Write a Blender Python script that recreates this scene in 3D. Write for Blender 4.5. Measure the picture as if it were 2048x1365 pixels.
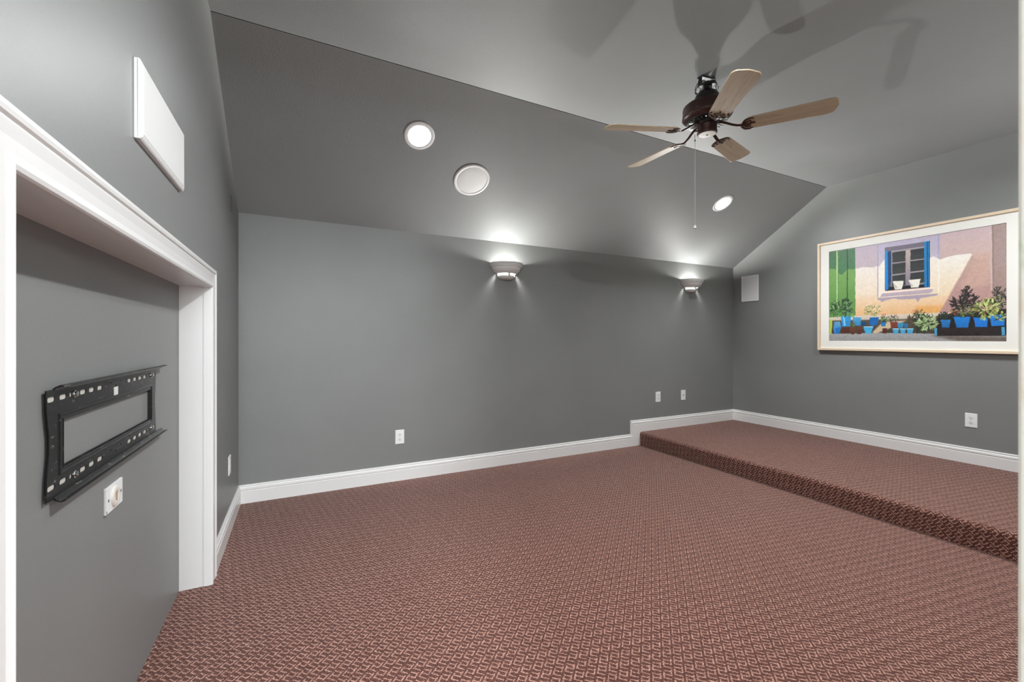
import bpy, bmesh, math, random
import numpy as np
from mathutils import Vector, Matrix, Euler
from mathutils.geometry import delaunay_2d_cdt

for o in list(bpy.data.objects):
    bpy.data.objects.remove(o, do_unlink=True)
S = bpy.context.scene
C = S.collection
PI = math.pi
R = math.radians

# ------------------------------------------------------------------ camera
cam = bpy.data.cameras.new('camera')
co = bpy.data.objects.new('camera', cam)
C.objects.link(co)
co.location = (0, 0, 1.2)
co.rotation_euler = (PI/2, 0, -0.4646)
cam.sensor_fit = 'HORIZONTAL'
cam.sensor_width = 36
cam.lens = 848.28/2048*36
cam.shift_x = 1.4/2048
cam.shift_y = -4.45/2048
cam.clip_start = 0.02
cam.dof.use_dof = True
cam.dof.focus_distance = 3.2
cam.dof.aperture_fstop = 9
S.camera = co

# ------------------------------------------------------------------ world, daylight from the hall, exposure
w = bpy.data.worlds.new('world')
S.world = w
w.use_nodes = True
bg = w.node_tree.nodes['Background']
bg.inputs[0].default_value = (0.92, 0.96, 1.0, 1)
bg.inputs[1].default_value = 0.6

DL_L = [76, 172, 345, 205]          # far left, far right, near left, near right
SC_W = [6.2, 5.5, 0.15, 2.1]                  # far middle, far corner, near middle, near corner
HALL_W = 20
la = bpy.data.lights.new('hall_window', 'AREA')
la.shape = 'RECTANGLE'
la.size, la.size_y = 0.6, 0.7
la.energy = HALL_W
la.color = (0.94, 0.98, 1.0)
lo = bpy.data.objects.new('hall_window', la)
C.objects.link(lo)
lo.location = (-0.14, -2.3, 1.75)
lo.rotation_euler = (R(74), 0, R(-8))      # daylight of a hall window, through the doorway
S.view_settings.view_transform = 'Standard'
S.view_settings.look = 'None'
S.view_settings.exposure = 2.62
S.view_settings.gamma = 1
S.view_settings.use_curve_mapping = False
S.cycles.use_denoising = True
S.cycles.max_bounces = 10
S.cycles.diffuse_bounces = 7
S.cycles.caustics_reflective = False
S.cycles.caustics_refractive = False
S.cycles.sample_clamp_indirect = 6

# ------------------------------------------------------------------ room numbers (metres)
X0, XR, YW = -0.3915, 5.056, 3.6426       # left wall, right wall, long back wall
ZT, YR, ZC = 2.118, 2.546, 2.827          # top of back wall, crease of the ceiling, flat ceiling
YN = 0.107                                # room face of the near wall with the doorway
XS, ST, BB = 3.443, 0.150, 0.134          # step of the platform, its rise, baseboard height
SL = math.hypot(ZC-ZT, YW-YR)
CA, SA = (YW-YR)/SL, (ZC-ZT)/SL           # slope direction
def slope(x, l, off=0):                   # point on the sloped ceiling, off = metres below it
    return Vector((x, YW-l*CA-off*SA, ZT+l*SA-off*CA))

# ------------------------------------------------------------------ materials
class N:
    """a shader-node value that can be written as arithmetic"""
    nt = None
    def __init__(s, sock): s.s = sock
    @staticmethod
    def m(op, *a):
        n = N.nt.nodes.new('ShaderNodeMath'); n.operation = op
        for i, x in enumerate(a):
            if isinstance(x, N): N.nt.links.new(x.s, n.inputs[i])
            else: n.inputs[i].default_value = x
        return N(n.outputs[0])
    def __add__(s, o): return N.m('ADD', s, o)
    def __radd__(s, o): return N.m('ADD', o, s)
    def __sub__(s, o): return N.m('SUBTRACT', s, o)
    def __rsub__(s, o): return N.m('SUBTRACT', o, s)
    def __mul__(s, o): return N.m('MULTIPLY', s, o)
    def __rmul__(s, o): return N.m('MULTIPLY', o, s)
    def lt(s, o): return N.m('LESS_THAN', s, o)
    def gt(s, o): return N.m('GREATER_THAN', s, o)
    def mod(s, o): return N.m('FLOORED_MODULO', s, o)
    def floor(s): return N.m('FLOOR', s)
    def mx(s, o): return N.m('MAXIMUM', s, o)
    def abs(s): return N.m('ABSOLUTE', s)

def material(name, col, rough=0.5, metal=0.0, spec=0.5):
    m = bpy.data.materials.new(name); m.use_nodes = True
    b = m.node_tree.nodes['Principled BSDF']
    b.inputs['Base Color'].default_value = (*col, 1)
    b.inputs['Roughness'].default_value = rough
    b.inputs['Metallic'].default_value = metal
    b.inputs['Specular IOR Level'].default_value = spec
    m.diffuse_color = (*col, 1)
    return m
def nd(m, t, **k):
    n = m.node_tree.nodes.new(t)
    for a, v in k.items(): setattr(n, a, v)
    return n
def ln(m, a, b): m.node_tree.links.new(a, b)
def BS(m): return m.node_tree.nodes['Principled BSDF']
def noise(m, scale, detail=2, coord='Object', stretch=None, rough=0.5):
    tc = nd(m, 'ShaderNodeTexCoord')
    n = nd(m, 'ShaderNodeTexNoise')
    n.inputs['Scale'].default_value = scale; n.inputs['Detail'].default_value = detail
    n.inputs['Roughness'].default_value = rough
    if stretch:
        mp = nd(m, 'ShaderNodeMapping'); mp.inputs['Scale'].default_value = stretch
        ln(m, tc.outputs[coord], mp.inputs[0]); ln(m, mp.outputs[0], n.inputs['Vector'])
    else: ln(m, tc.outputs[coord], n.inputs['Vector'])
    return n
def ramp(m, src, stops):
    r = nd(m, 'ShaderNodeValToRGB')
    e = r.color_ramp.elements
    while len(e) < len(stops): e.new(0.5)
    for x, (p, c) in zip(e, stops): x.position = p; x.color = (*c, 1)
    ln(m, src, r.inputs[0]); return r
def bump(m, src, strength, dist):
    b = nd(m, 'ShaderNodeBump'); b.inputs['Strength'].default_value = strength; b.inputs['Distance'].default_value = dist
    ln(m, src, b.inputs['Height']); ln(m, b.outputs[0], BS(m).inputs['Normal']); return b
def textured(name, col, rough, scale, strength, dist, vary=0.04, spec=0.5):
    """paint with a fine roller texture and a very faint unevenness"""
    m = material(name, col, rough, 0, spec)
    n = noise(m, scale, 3); bump(m, n.outputs['Fac'], strength, dist)
    n2 = noise(m, 1.7, 4)
    r = ramp(m, n2.outputs['Fac'], [(0.3, tuple(c*(1-vary) for c in col)), (0.7, tuple(c*(1+vary) for c in col))])
    ln(m, r.outputs[0], BS(m).inputs['Base Color'])
    return m

GREY = (0.222, 0.228, 0.224)
M_WALL = textured('grey_wall_paint', GREY, 0.44, 170, 0.13, 0.002, spec=0.4)
M_CEIL = textured('grey_ceiling_paint', (0.266, 0.276, 0.276), 0.62, 150, 0.28, 0.003, spec=0.3)
M_TRIM = textured('white_trim_paint', (0.79, 0.79, 0.78), 0.30, 40, 0.05, 0.001, 0.015)
M_PLATE = material('white_plastic', (0.86, 0.865, 0.86), 0.35)
M_FACE = material('white_plastic_face', (0.82, 0.83, 0.83), 0.4)
M_GRILLE = textured('white_metal_grille', (0.74, 0.75, 0.74), 0.55, 900, 0.25, 0.001, 0.01)
M_SPKRIM = material('white_speaker_rim', (0.85, 0.855, 0.85), 0.4)
M_DARK = material('dark_hole', (0.02, 0.02, 0.02), 0.6)
M_SLOT = material('grey_slot', (0.12, 0.12, 0.12), 0.6)
M_SCONCE = textured('white_ceramic', (0.80, 0.81, 0.79), 0.55, 60, 0.08, 0.001, 0.02)
M_BRONZE = material('dark_bronze_metal', (0.050, 0.022, 0.018), 0.33, 0.25)
M_BLACKM = material('black_metal', (0.012, 0.012, 0.012), 0.45, 0.0)
M_BRASS = material('brass_iron', (0.07, 0.035, 0.022), 0.3, 0.7)
M_CHROME = material('bright_metal', (0.7, 0.7, 0.7), 0.2, 1.0)
M_WHITE = material('white_enamel', (0.8, 0.79, 0.74), 0.4)
M_PINE = textured('pale_wood_frame', (0.80, 0.65, 0.48), 0.45, 30, 0.05, 0.001, 0.06)
M_MAT = textured('cream_mat_board', (0.88, 0.875, 0.82), 0.8, 300, 0.08, 0.001, 0.01)
M_TAPE = material('blue_tape', (0.03, 0.045, 0.12), 0.6)
M_WIRE = material('black_wire', (0.02, 0.02, 0.022), 0.4)
M_WIREW = material('pale_wire', (0.5, 0.5, 0.48), 0.4)
M_CHAIN = material('pull_chain_metal', (0.55, 0.55, 0.53), 0.4, 0.3)
M_STICKER = material('white_sticker', (0.72, 0.72, 0.70), 0.6)

def emitter(name, strength, col=(0.97, 0.99, 1.0)):
    m = bpy.data.materials.new(name); m.use_nodes = True
    b = BS(m)
    b.inputs['Base Color'].default_value = (0.8, 0.8, 0.8, 1)
    b.inputs['Emission Color'].default_value = (*col, 1)
    b.inputs['Emission Strength'].default_value = strength
    return m
M_LED = [emitter('downlight_lens', s) for s in DL_L]
M_BULB = emitter('sconce_bulb', 12, (1, 0.97, 0.92))

# wood of the fan blades
M_WOOD = material('pale_oak', (0.5, 0.38, 0.26), 0.42)
n = noise(M_WOOD, 3.0, 5, 'Object', (1.2, 16, 16), 0.6)
n.inputs['Distortion'].default_value = 1.2
r_ = ramp(M_WOOD, n.outputs['Fac'], [(0.30, (0.37, 0.275, 0.175)), (0.50, (0.51, 0.405, 0.275)), (0.75, (0.57, 0.47, 0.335))])
ln(M_WOOD, r_.outputs[0], BS(M_WOOD).inputs['Base Color'])

# scuffed black steel of the bracket
M_STEEL = material('scuffed_black_steel', (0.012, 0.012, 0.012), 0.34, 0.0, 0.35)
n = noise(M_STEEL, 60, 6, 'Object', (0.5, 1.6, 1), 0.75)
r_ = ramp(M_STEEL, n.outputs['Fac'], [(0.0, (0.010, 0.010, 0.010)), (0.60, (0.014, 0.014, 0.014)), (0.72, (0.34, 0.34, 0.34))])
ln(M_STEEL, r_.outputs[0], BS(M_STEEL).inputs['Base Color'])

# worn cream paint of the door jamb with green flecks
M_JAMB = material('worn_cream_paint', (0.52, 0.49, 0.41), 0.5)
n = noise(M_JAMB, 60, 4, 'Object', (1, 1, 0.35), 0.6)
r_ = ramp(M_JAMB, n.outputs['Fac'], [(0.0, (0.38, 0.29, 0.185)), (0.34, (0.48, 0.425, 0.32)), (0.48, (0.53, 0.51, 0.45)), (0.60, (0.53, 0.52, 0.45)), (0.72, (0.34, 0.40, 0.25))])
ln(M_JAMB, r_.outputs[0], BS(M_JAMB).inputs['Base Color'])

def carpet():
    m = material('red_brown_loop_carpet', (0.12, 0.05, 0.04), 0.95, 0, 0.15)
    N.nt = m.node_tree
    tc = nd(m, 'ShaderNodeTexCoord')
    # loops are uneven: jitter the pattern a little
    nz = nd(m, 'ShaderNodeTexNoise'); nz.inputs['Scale'].default_value = 120; nz.inputs['Detail'].default_value = 1
    ln(m, tc.outputs['UV'], nz.inputs['Vector'])
    sx = nd(m, 'ShaderNodeSeparateXYZ'); ln(m, tc.outputs['UV'], sx.inputs[0])
    sc = nd(m, 'ShaderNodeSeparateColor'); ln(m, nz.outputs['Color'], sc.inputs[0])
    u = N(sx.outputs[0]) + (N(sc.outputs[0]) - 0.5)*0.006
    v = N(sx.outputs[1]) + (N(sc.outputs[1]) - 0.5)*0.006
    a = (u - v)*0.70711
    b = (u + v)*0.70711
    P, D, r, wd = 0.0375, 0.0255, 0.0180, 0.0050
    col = (a*(1/P)).floor()
    fa = a - col*P
    bb = (b + col*(r*1.5)).mod(3*r)
    dash = ((b + col*(r*1.5)).mod(r)).lt(wd) * fa.lt(D + wd)
    v1 = fa.lt(wd) * bb.lt(1.7*r)
    v2 = fa.gt(D) * fa.lt(D + wd) * bb.gt(r) * bb.lt(2.6*r)
    line = dash.mx(v1).mx(v2)
    # pile specks
    wn = nd(m, 'ShaderNodeTexVoronoi'); wn.inputs['Scale'].default_value = 470
    ln(m, tc.outputs['UV'], wn.inputs['Vector'])
    ws = nd(m, 'ShaderNodeSeparateColor'); ln(m, wn.outputs['Color'], ws.inputs[0])
    sp = N(ws.outputs[0])
    k = line*0.46 + (sp - 0.5)*0.62 + 0.255
    rp = ramp(m, k.s, [(0.0, CARPET[0]), (0.35, CARPET[1]), (0.62, CARPET[2]), (1.0, CARPET[3])])
    big = nd(m, 'ShaderNodeTexNoise'); big.inputs['Scale'].default_value = 1.1; big.inputs['Detail'].default_value = 2
    ln(m, tc.outputs['UV'], big.inputs['Vector'])
    ln(m, rp.outputs[0], BS(m).inputs['Base Color'])
    h = line*0.5 + sp*0.5
    bump(m, h.s, 0.55, 0.006)
    BS(m).inputs['Sheen Weight'].default_value = 0.15
    BS(m).inputs['Sheen Roughness'].default_value = 0.5
    return m
CARPET = [(0.040, 0.0125, 0.0085), (0.098, 0.034, 0.0245), (0.25, 0.110, 0.083), (0.66, 0.41, 0.33)]
M_CARPET = carpet()

# ------------------------------------------------------------------ mesh helpers
class MB:
    def __init__(s): s.v = []; s.f = []; s.sm = []
    def add(s, vs, fs, M=None, smooth=False):
        k = len(s.v)
        s.v += [(M @ Vector(p)) if M else Vector(p) for p in vs]
        for f in fs:
            s.f.append([i+k for i in f]); s.sm.append(smooth)
        return s
    def box(s, lo, hi, M=None, bev=0.0):
        bm = bmesh.new()
        bmesh.ops.create_cube(bm, size=1)
        for v in bm.verts:
            v.co = Vector([(lo[i]+hi[i])/2 + v.co[i]*(hi[i]-lo[i]) for i in range(3)])
        if bev: bmesh.ops.bevel(bm, geom=list(bm.edges), offset=bev, segments=2, profile=0.7, affect='EDGES')
        s.bm(bm, M); return s
    def bm(s, bm, M=None, smooth=False):
        bm.verts.index_update()
        s.add([v.co.copy() for v in bm.verts], [[v.index for v in f.verts] for f in bm.faces], M, smooth); bm.free()
    def lathe(s, prof, n=32, M=None, a0=0, a1=2*PI, smooth=True, sy=1.0):
        full = abs(a1-a0-2*PI) < 1e-6
        cols = n if full else n+1
        vs = []
        for i in range(cols):
            a = a0+(a1-a0)*i/n
            vs += [(r*math.cos(a), r*math.sin(a)*sy, z) for r, z in prof]
        k = len(prof); fs = []
        for i in range(n):
            j = (i+1) % cols
            for q in range(k-1):
                f = [i*k+q, j*k+q, j*k+q+1, i*k+q+1]
                if prof[q][0] < 1e-6: f = [i*k+q, j*k+q+1, i*k+q+1]
                elif prof[q+1][0] < 1e-6: f = [i*k+q, j*k+q, i*k+q+1]
                fs.append(f)
        s.add(vs, fs, M, smooth); return s
    def tube(s, pts, r, n=8, M=None, flat=1.0):
        pts = [Vector(p) for p in pts]; rs = r if isinstance(r, (list, tuple)) else [r]*len(pts)
        vs = []; up0 = None
        for i, p in enumerate(pts):
            t = (pts[min(i+1, len(pts)-1)]-pts[max(i-1, 0)]).normalized()
            if up0 is None:
                up0 = Vector((0, 0, 1)) if abs(t.z) < 0.9 else Vector((1, 0, 0))
            side = t.cross(up0).normalized(); up = side.cross(t).normalized(); up0 = up
            for j in range(n):
                a = 2*PI*j/n
                vs.append(p+side*(math.cos(a)*rs[i])+up*(math.sin(a)*rs[i]*flat))
        fs = [[i*n+j, i*n+(j+1) % n, (i+1)*n+(j+1) % n, (i+1)*n+j] for i in range(len(pts)-1) for j in range(n)]
        fs.append(list(range(n))[::-1]); fs.append([(len(pts)-1)*n+j for j in range(n)])
        s.add(vs, fs, M, True); return s
    def prism(s, outer, holes, d0, d1, to3):
        """polygon with holes, extruded from depth d0 to d1; to3(p, q, depth) -> point"""
        loops = [list(outer)]+[list(h) for h in holes]
        vs = []; ed = []
        for lp in loops:
            k = len(vs); vs += [Vector(p) for p in lp]
            ed += [(k+i, k+(i+1) % len(lp)) for i in range(len(lp))]
        rv, _, rf, *_ = delaunay_2d_cdt(vs, ed, [], 1, 1e-7)
        def inside(p, lp):
            c = False
            for i in range(len(lp)):
                (xa, ya), (xb, yb) = lp[i], lp[i-1]
                if (ya > p[1]) != (yb > p[1]) and p[0] < (xb-xa)*(p[1]-ya)/(yb-ya)+xa: c = not c
            return c
        keep = []
        for f in rf:
            c = sum((rv[i] for i in f), Vector((0, 0)))/len(f)
            if inside(c, loops[0]) and not any(inside(c, h) for h in loops[1:]): keep.append(f)
        s.add([to3(p[0], p[1], d0) for p in rv], keep)
        s.add([to3(p[0], p[1], d1) for p in rv], [f[::-1] for f in keep])
        for lp in loops:
            k = len(lp)
            s.add([to3(*p, d0) for p in lp]+[to3(*p, d1) for p in lp], [[i, (i+1) % k, k+(i+1) % k, k+i] for i in range(k)])
        return s
    def sweep(s, path, prof, to3, closed=False, ends=(0, 0), smooth=False):
        """profile [(offset to the left of the path, depth)] swept along a 2-D path with mitred corners"""
        n = len(path); P = [Vector(p) for p in path]; rows = []
        for i in range(n):
            a = P[i-1] if (closed or i) else None
            b = P[(i+1) % n] if (closed or i < n-1) else None
            t1 = (P[i]-a).normalized() if a is not None else None
            t2 = (b-P[i]).normalized() if b is not None else None
            if t1 is None: t1 = t2
            if t2 is None: t2 = t1
            n1 = Vector((-t1.y, t1.x)); n2 = Vector((-t2.y, t2.x))
            mt = (n1+n2)/(1+n1.dot(n2))
            e = ends[0] if (i == 0 and not closed) else (ends[1] if (i == n-1 and not closed) else 0)
            rows.append([to3(*(P[i]+mt*h+t1*(e*d)), d) for h, d in prof])
        k = len(prof); m = n if closed else n-1
        vs = [p for r in rows for p in r]
        fs = [[i*k+q, ((i+1) % n)*k+q, ((i+1) % n)*k+q+1, i*k+q+1] for i in range(m) for q in range(k-1)]
        if not closed: fs += [list(range(k)), [(n-1)*k+q for q in range(k)][::-1]]
        s.add(vs, fs, None, smooth); return s
    def build(s, name, mat, parent=None, loc=None, rot=None):
        me = bpy.data.meshes.new(name)
        me.from_pydata([tuple(v) for v in s.v], [], s.f)
        me.polygons.foreach_set('use_smooth', s.sm)
        me.materials.append(mat)
        bm = bmesh.new(); bm.from_mesh(me)
        bmesh.ops.remove_doubles(bm, verts=bm.verts, dist=1e-6)
        bmesh.ops.recalc_face_normals(bm, faces=bm.faces)
        for e in bm.edges:
            if len(e.link_faces) == 2 and e.calc_face_angle(0) > R(38): e.smooth = False
        bm.to_mesh(me); bm.free()
        o = bpy.data.objects.new(name, me); C.objects.link(o)
        if parent: o.parent = parent
        if loc is not None: o.location = loc
        if rot is not None: o.rotation_euler = rot
        return o
def tag(o, label=None, cat=None, group=None, kind=None):
    if label: o['label'] = label
    if cat: o['category'] = cat
    if group: o['group'] = group
    if kind: o['kind'] = kind
    return o
def thing(name, label, cat, M=None, group=None):
    o = bpy.data.objects.new(name, None); C.objects.link(o)
    o.empty_display_size = 0.05
    if M is not None: o.matrix_world = M
    return tag(o, label, cat, group)
def frame(origin, xaxis, yaxis, zaxis):
    m = Matrix((xaxis, yaxis, zaxis)).transposed().to_4x4(); m.translation = Vector(origin); return m
def copy_tree(o, parent=None):
    c = o.copy(); C.objects.link(c)
    if parent: c.parent = parent
    for ch in list(o.children): copy_tree(ch, c)
    return c
def circle(cx, cy, r, n=40, ry=None): return [(cx+r*math.cos(2*PI*i/n), cy+(ry or r)*math.sin(2*PI*i/n)) for i in range(n)]
def slot(cx, cy, L, W, n=6):
    r = W/2; out = []
    for i in range(n+1): a = -PI/2+PI*i/n; out.append((cx+L/2-r+r*math.cos(a), cy+r*math.sin(a)))
    for i in range(n+1): a = PI/2+PI*i/n; out.append((cx-L/2+r+r*math.cos(a), cy+r*math.sin(a)))
    return out
def rect(x0, y0, x1, y1): return [(x0, y0), (x1, y0), (x1, y1), (x0, y1)]
def struct(o, label): return tag(o, label, None, None, 'structure')

# ================================================================== the room
def carpet_mesh(name, secs, y0, y1, label):
    """carpet along a profile of (x, z) points, UV in metres measured along the profile"""
    bm = bmesh.new(); uv = bm.loops.layers.uv.new('UVMap')
    ys = [y0+(y1-y0)*i/6 for i in range(7)]
    acc = [secs[0][0]]
    for a, b in zip(secs, secs[1:]): acc.append(acc[-1]+math.hypot(b[0]-a[0], b[1]-a[1]))
    vs = [[bm.verts.new((x, y, z)) for y in ys] for x, z in secs]
    for i in range(len(secs)-1):
        for j in range(len(ys)-1):
            q = [(i, j), (i+1, j), (i+1, j+1), (i, j+1)]
            f = bm.faces.new([vs[a][b] for a, b in q]); f.smooth = True
            for l, (a, b) in zip(f.loops, q): l[uv].uv = (acc[a], ys[b])
    me = bpy.data.meshes.new(name); bm.to_mesh(me); bm.free(); me.materials.append(M_CARPET)
    o = bpy.data.objects.new(name, me); C.objects.link(o)
    return struct(o, label)
carpet_mesh('floor', [(-0.6, 0), (1.5, 0), (XS+0.01, 0)], -1.9, YW, 'lower floor of red-brown carpet with a stepped pink line pattern')
nose = [(XS+0.004, -0.002), (XS+0.002, 0.02), (XS, 0.09)]
rr = 0.03
for i in range(9):
    a = PI-PI/2*i/8
    nose.append((XS-0.004+rr+rr*math.cos(a), ST-rr+rr*math.sin(a)))
carpet_mesh('floor_platform', nose+[(4.2, ST), (XR, ST)], YN-0.02, YW, 'raised platform step wrapped in the same red-brown patterned carpet')

struct(MB().box((-5, -6, -0.06), (5, -1.9, -0.01)).build('floor_hall', textured('hall_floor_paint', (0.22, 0.18, 0.15), 0.6, 20, 0.1, 0.002, 0.1)), 'unseen plain brown hall floor outside the doorway, added to block light from below')  # unseen hall floor, made wide to keep world light from below off the slope
struct(MB().box((-5, -1.9, -0.06), (5, YN-0.1, -0.01)).build('floor_hall', bpy.data.materials['hall_floor_paint']), 'unseen brown hall floor beside the doorway, added to block light from below')  # unseen too, carries the same light block up to the near wall
# walls: each a slab whose room face is at depth 0
def toback(p, q, d): return Vector((p, YW+d, q))
def toleft(p, q, d): return Vector((X0-d, p, q))
def toright(p, q, d): return Vector((XR+d, p, q))
def tofront(p, q, d): return Vector((p, YN-d, q))
struct(MB().prism([(X0-0.1, -0.02), (XR+0.1, -0.02), (XR+0.1, ZT), (X0-0.1, ZT)], [], 0, 0.1, toback).build('wall_back', M_WALL), 'long grey wall under the sloped ceiling')
# recess in the left wall
RY0, RY1, RZ, RX = 0.8925, 2.505, 1.453, -0.508
end = [(YW, -0.02), (YW, ZT), (YR, ZC), (-0.1, ZC), (-0.1, -0.02)]
left = [(RY0-0.012, -0.02), (RY0-0.012, RZ+0.012), (RY1+0.012, RZ+0.012), (RY1+0.012, -0.02)]+end
struct(MB().prism(left, [], 0, 0.12, toleft).build('wall_left', M_WALL), 'tall grey end wall with a white-framed recess')
struct(MB().box((RX-0.08, RY0-0.1, -0.02), (RX, RY1+0.1, RZ+0.1)).build('wall_recess', M_WALL), 'grey back of the recess carrying the black bracket')
struct(MB().prism(end, [], 0, 0.1, toright).build('wall_right', M_WALL), 'grey end wall with the framed picture')
JX = 0.4553
struct(MB().prism([(JX+0.022, -0.02), (XR+0.1, -0.02), (XR+0.1, ZC), (X0-0.12, ZC), (X0-0.12, 2.07), (JX+0.022, 2.07)], [], 0, 0.13, tofront).build('wall_front', M_WALL), 'grey near wall with the doorway the view comes through')

# ceiling: the flat part and the slope, both with real holes for the fittings
DL = [(0.745, 0.886), (3.888, 0.866)]                # x, metres up the slope
def tofl(p, q, d): return Vector((p, q, ZC+d))
def tosl(p, q, d): return slope(p, q, -d)
NEARDL = [(1.15, 1.00), (3.89, 0.62)]
struct(MB().prism(rect(X0-0.1, -0.1, XR+0.1, YR), [circle(x, y, 0.083) for x, y in NEARDL], 0, 0.12, tofl).build('ceiling', M_CEIL), 'flat grey ceiling holding the fan')
struct(MB().prism(rect(X0-0.1, -0.08, XR+0.1, SL-0.004), [circle(x, l, 0.083) for x, l in DL], 0, 0.12, tosl).build('ceiling_slope', M_CEIL), 'sloped grey ceiling between the long wall and the flat ceiling')

struct(MB().box((X0-0.1, YR-0.04, ZC+0.006), (XR+0.1, YR+0.16, ZC+0.13)).build('ceiling_light_block', M_CEIL), 'unseen backing added above the ceiling crease to stop light leaking in')  # added, unseen: blocks world light behind the groove cut for a dark crease line

# baseboards
prof = [(-0.02, 0), (-0.02, 0.016), (0.088, 0.016), (0.0895, 0.0125), (0.092, 0.0125), (0.100, 0.0165), (0.112, 0.0155), (0.116, 0.010), (0.120, 0.0085), (0.127, 0.011), (0.132, 0.009), (BB, 0.004), (BB, 0)]
def bb_back(p, q, d): return Vector((p, YW-d, q))
def bb_left(p, q, d): return Vector((X0+d, p, q))
def bb_right(p, q, d): return Vector((XR-d, p, q))
struct(MB().sweep([(X0, 0), (XS, 0), (XS, ST), (XR, ST)], prof, bb_back, ends=(1, -1)).build('baseboard_back', M_TRIM), 'white moulded baseboard stepping up along the long wall')
# path direction is chosen so that "left of the path" is up
struct(MB().sweep([(2.583, 0), (YW, 0)], prof, bb_left, ends=(0, -1)).build('baseboard_left', M_TRIM), 'short white baseboard between the recess casing and the corner')
struct(MB().sweep([(YN, ST), (YW, ST)], prof, bb_right, ends=(0, -1)).build('baseboard_right', M_TRIM), 'white moulded baseboard on the platform under the picture')

def bb_front(p, q, d): return Vector((p, YN+d, q))
struct(MB().sweep([(JX+0.03, 0), (XS, 0), (XS, ST), (XR, ST)], prof, bb_front, ends=(0, -1)).build('baseboard_front', M_TRIM), 'white moulded baseboard along the near wall')
# casing and lining of the recess
cp = [(-0.004, -0.02), (-0.004, 0.012), (-0.001, 0.016), (0.006, 0.0185), (0.014, 0.0165), (0.021, 0.0145), (0.042, 0.0145), (0.063, 0.0175), (0.0665, 0.0155), (0.0685, 0.0155), (0.0715, 0.0200), (0.079, 0.0215), (0.087, 0.0200), (0.0915, 0.0155), (0.0915, 0)]
# outward must be to the left of the path: go up the right-hand side, along the head and down the left-hand side
t1 = struct(MB().sweep([(RY0, -0.01), (RY0, RZ), (RY1, RZ), (RY1, -0.01)], cp, bb_left).build('trim_1', M_TRIM), 'white moulded casing around the recess')
ln_ = MB()
ln_.box((RX, RY1, -0.01), (X0+0.001, RY1+0.016, RZ+0.016))
ln_.box((RX, RY0-0.016, -0.01), (X0+0.001, RY0, RZ+0.016))
ln_.box((RX, RY0, RZ), (X0+0.001, RY1, RZ+0.016))
ln_.build('jamb_lining', M_TRIM, t1)
# doorway jamb at the edge of the view, a hair out of plumb
jb = MB().box((0, -0.16, 0), (0.024, 0.0, 2.07), bev=0.0018)
j = struct(jb.build('trim_2', M_JAMB), 'worn cream door jamb with green flecks at the edge of the view')
j.location = (JX-0.0012, YN+0.0012, 0); j.rotation_euler = (0, R(0.12), 0)

# ================================================================== ceiling fan
t_ = (0.043, 0.025)
frot = Euler((math.atan(t_[1]), -math.atan(t_[0]), 0))
Rm = frot.to_matrix()
fb = Vector((2.294, 1.831, 2.504))+Rm @ Vector((0, 0, 0.323))
fan = thing('ceiling_fan', 'five-blade ceiling fan with pale oak blades and dark bronze motor', 'fan', Matrix.Translation((fb.x, fb.y, ZC)) @ Rm.to_4x4())
# hanger: bracket screwed to the ceiling, ball, dropped canopy
m = MB()
m.box((-0.062, -0.020, -0.006), (0.062, 0.020, 0.002), bev=0.002)
m.box((-0.062, -0.011, -0.050), (-0.056, 0.011, 0.0)); m.box((0.056, -0.011, -0.050), (0.062, 0.011, 0.0))
m.lathe([(0.030, -0.044), (0.058, -0.044), (0.060, -0.050), (0.058, -0.056), (0.026, -0.056), (0.026, -0.048), (0.030, -0.044)], 24)
m.build('mounting_bracket', M_BLACKM, fan)
m = MB().lathe([(0, -0.018), (0.016, -0.021), (0.028, -0.032), (0.034, -0.047), (0.028, -0.062), (0.018, -0.068), (0.014, -0.072), (0.014, -0.11), (0, -0.11)], 24)
m.build('hanger_ball', M_BLACKM, fan)
rnd = random.Random(4)
for k in range(5):
    a0 = rnd.uniform(2.2, 5.4); pts = []
    for i in range(26):
        t = i/25
        a = a0+t*rnd.uniform(4.5, 6.5)*(1 if k % 2 else -1)
        rad = 0.030+0.030*math.sin(t*PI)+0.010*math.sin(t*9+k)
        pts.append((rad*math.cos(a), rad*math.sin(a), -0.012-0.082*t+0.012*math.sin(t*14+k)))
    q = [sum((Vector(p) for p in pts[max(0, i-1):i+2]), Vector())/len(pts[max(0, i-1):i+2]) for i in range(len(pts))]
    MB().tube(q, 0.0026, 6).build('wire', M_WIREW if k == 3 else M_WIRE, fan)
MB().lathe([(0.020, -0.076), (0.030, -0.078), (0.050, -0.086), (0.066, -0.102), (0.076, -0.124), (0.079, -0.148), (0.076, -0.158), (0, -0.158)], 40).build('canopy', material('dark_pewter_metal', (0.035, 0.03, 0.027), 0.38, 0.3), fan)
hs = MB().lathe([(0.05, -0.150), (0.100, -0.152), (0.126, -0.158), (0.139, -0.168), (0.1425, -0.180), (0.1425, -0.224), (0.146, -0.228), (0.146, -0.236), (0.141, -0.243), (0.128, -0.253), (0.118, -0.258), (0.06, -0.261)], 56).build('motor_housing', M_BRONZE, fan)
m = MB()
m.lathe([(0.119, -0.2570), (0.118, -0.2605), (0.078, -0.2650), (0.076, -0.2600)], 48)
m.build('vent_ring', M_BLACKM, hs)
finbm = MB().box((0.079, -0.0022, -0.0026), (0.117, 0.0022, 0.0012))
f0 = None
for k in range(30):
    a = 2*PI*k/30
    if f0 is None: f0 = finbm.build('vent_fin', M_CHROME, hs)
    else:
        f0 = f0.copy(); C.objects.link(f0)
    f0.location = (0, 0, -0.2675); f0.rotation_euler = (0, R(3.5), a)
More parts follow.
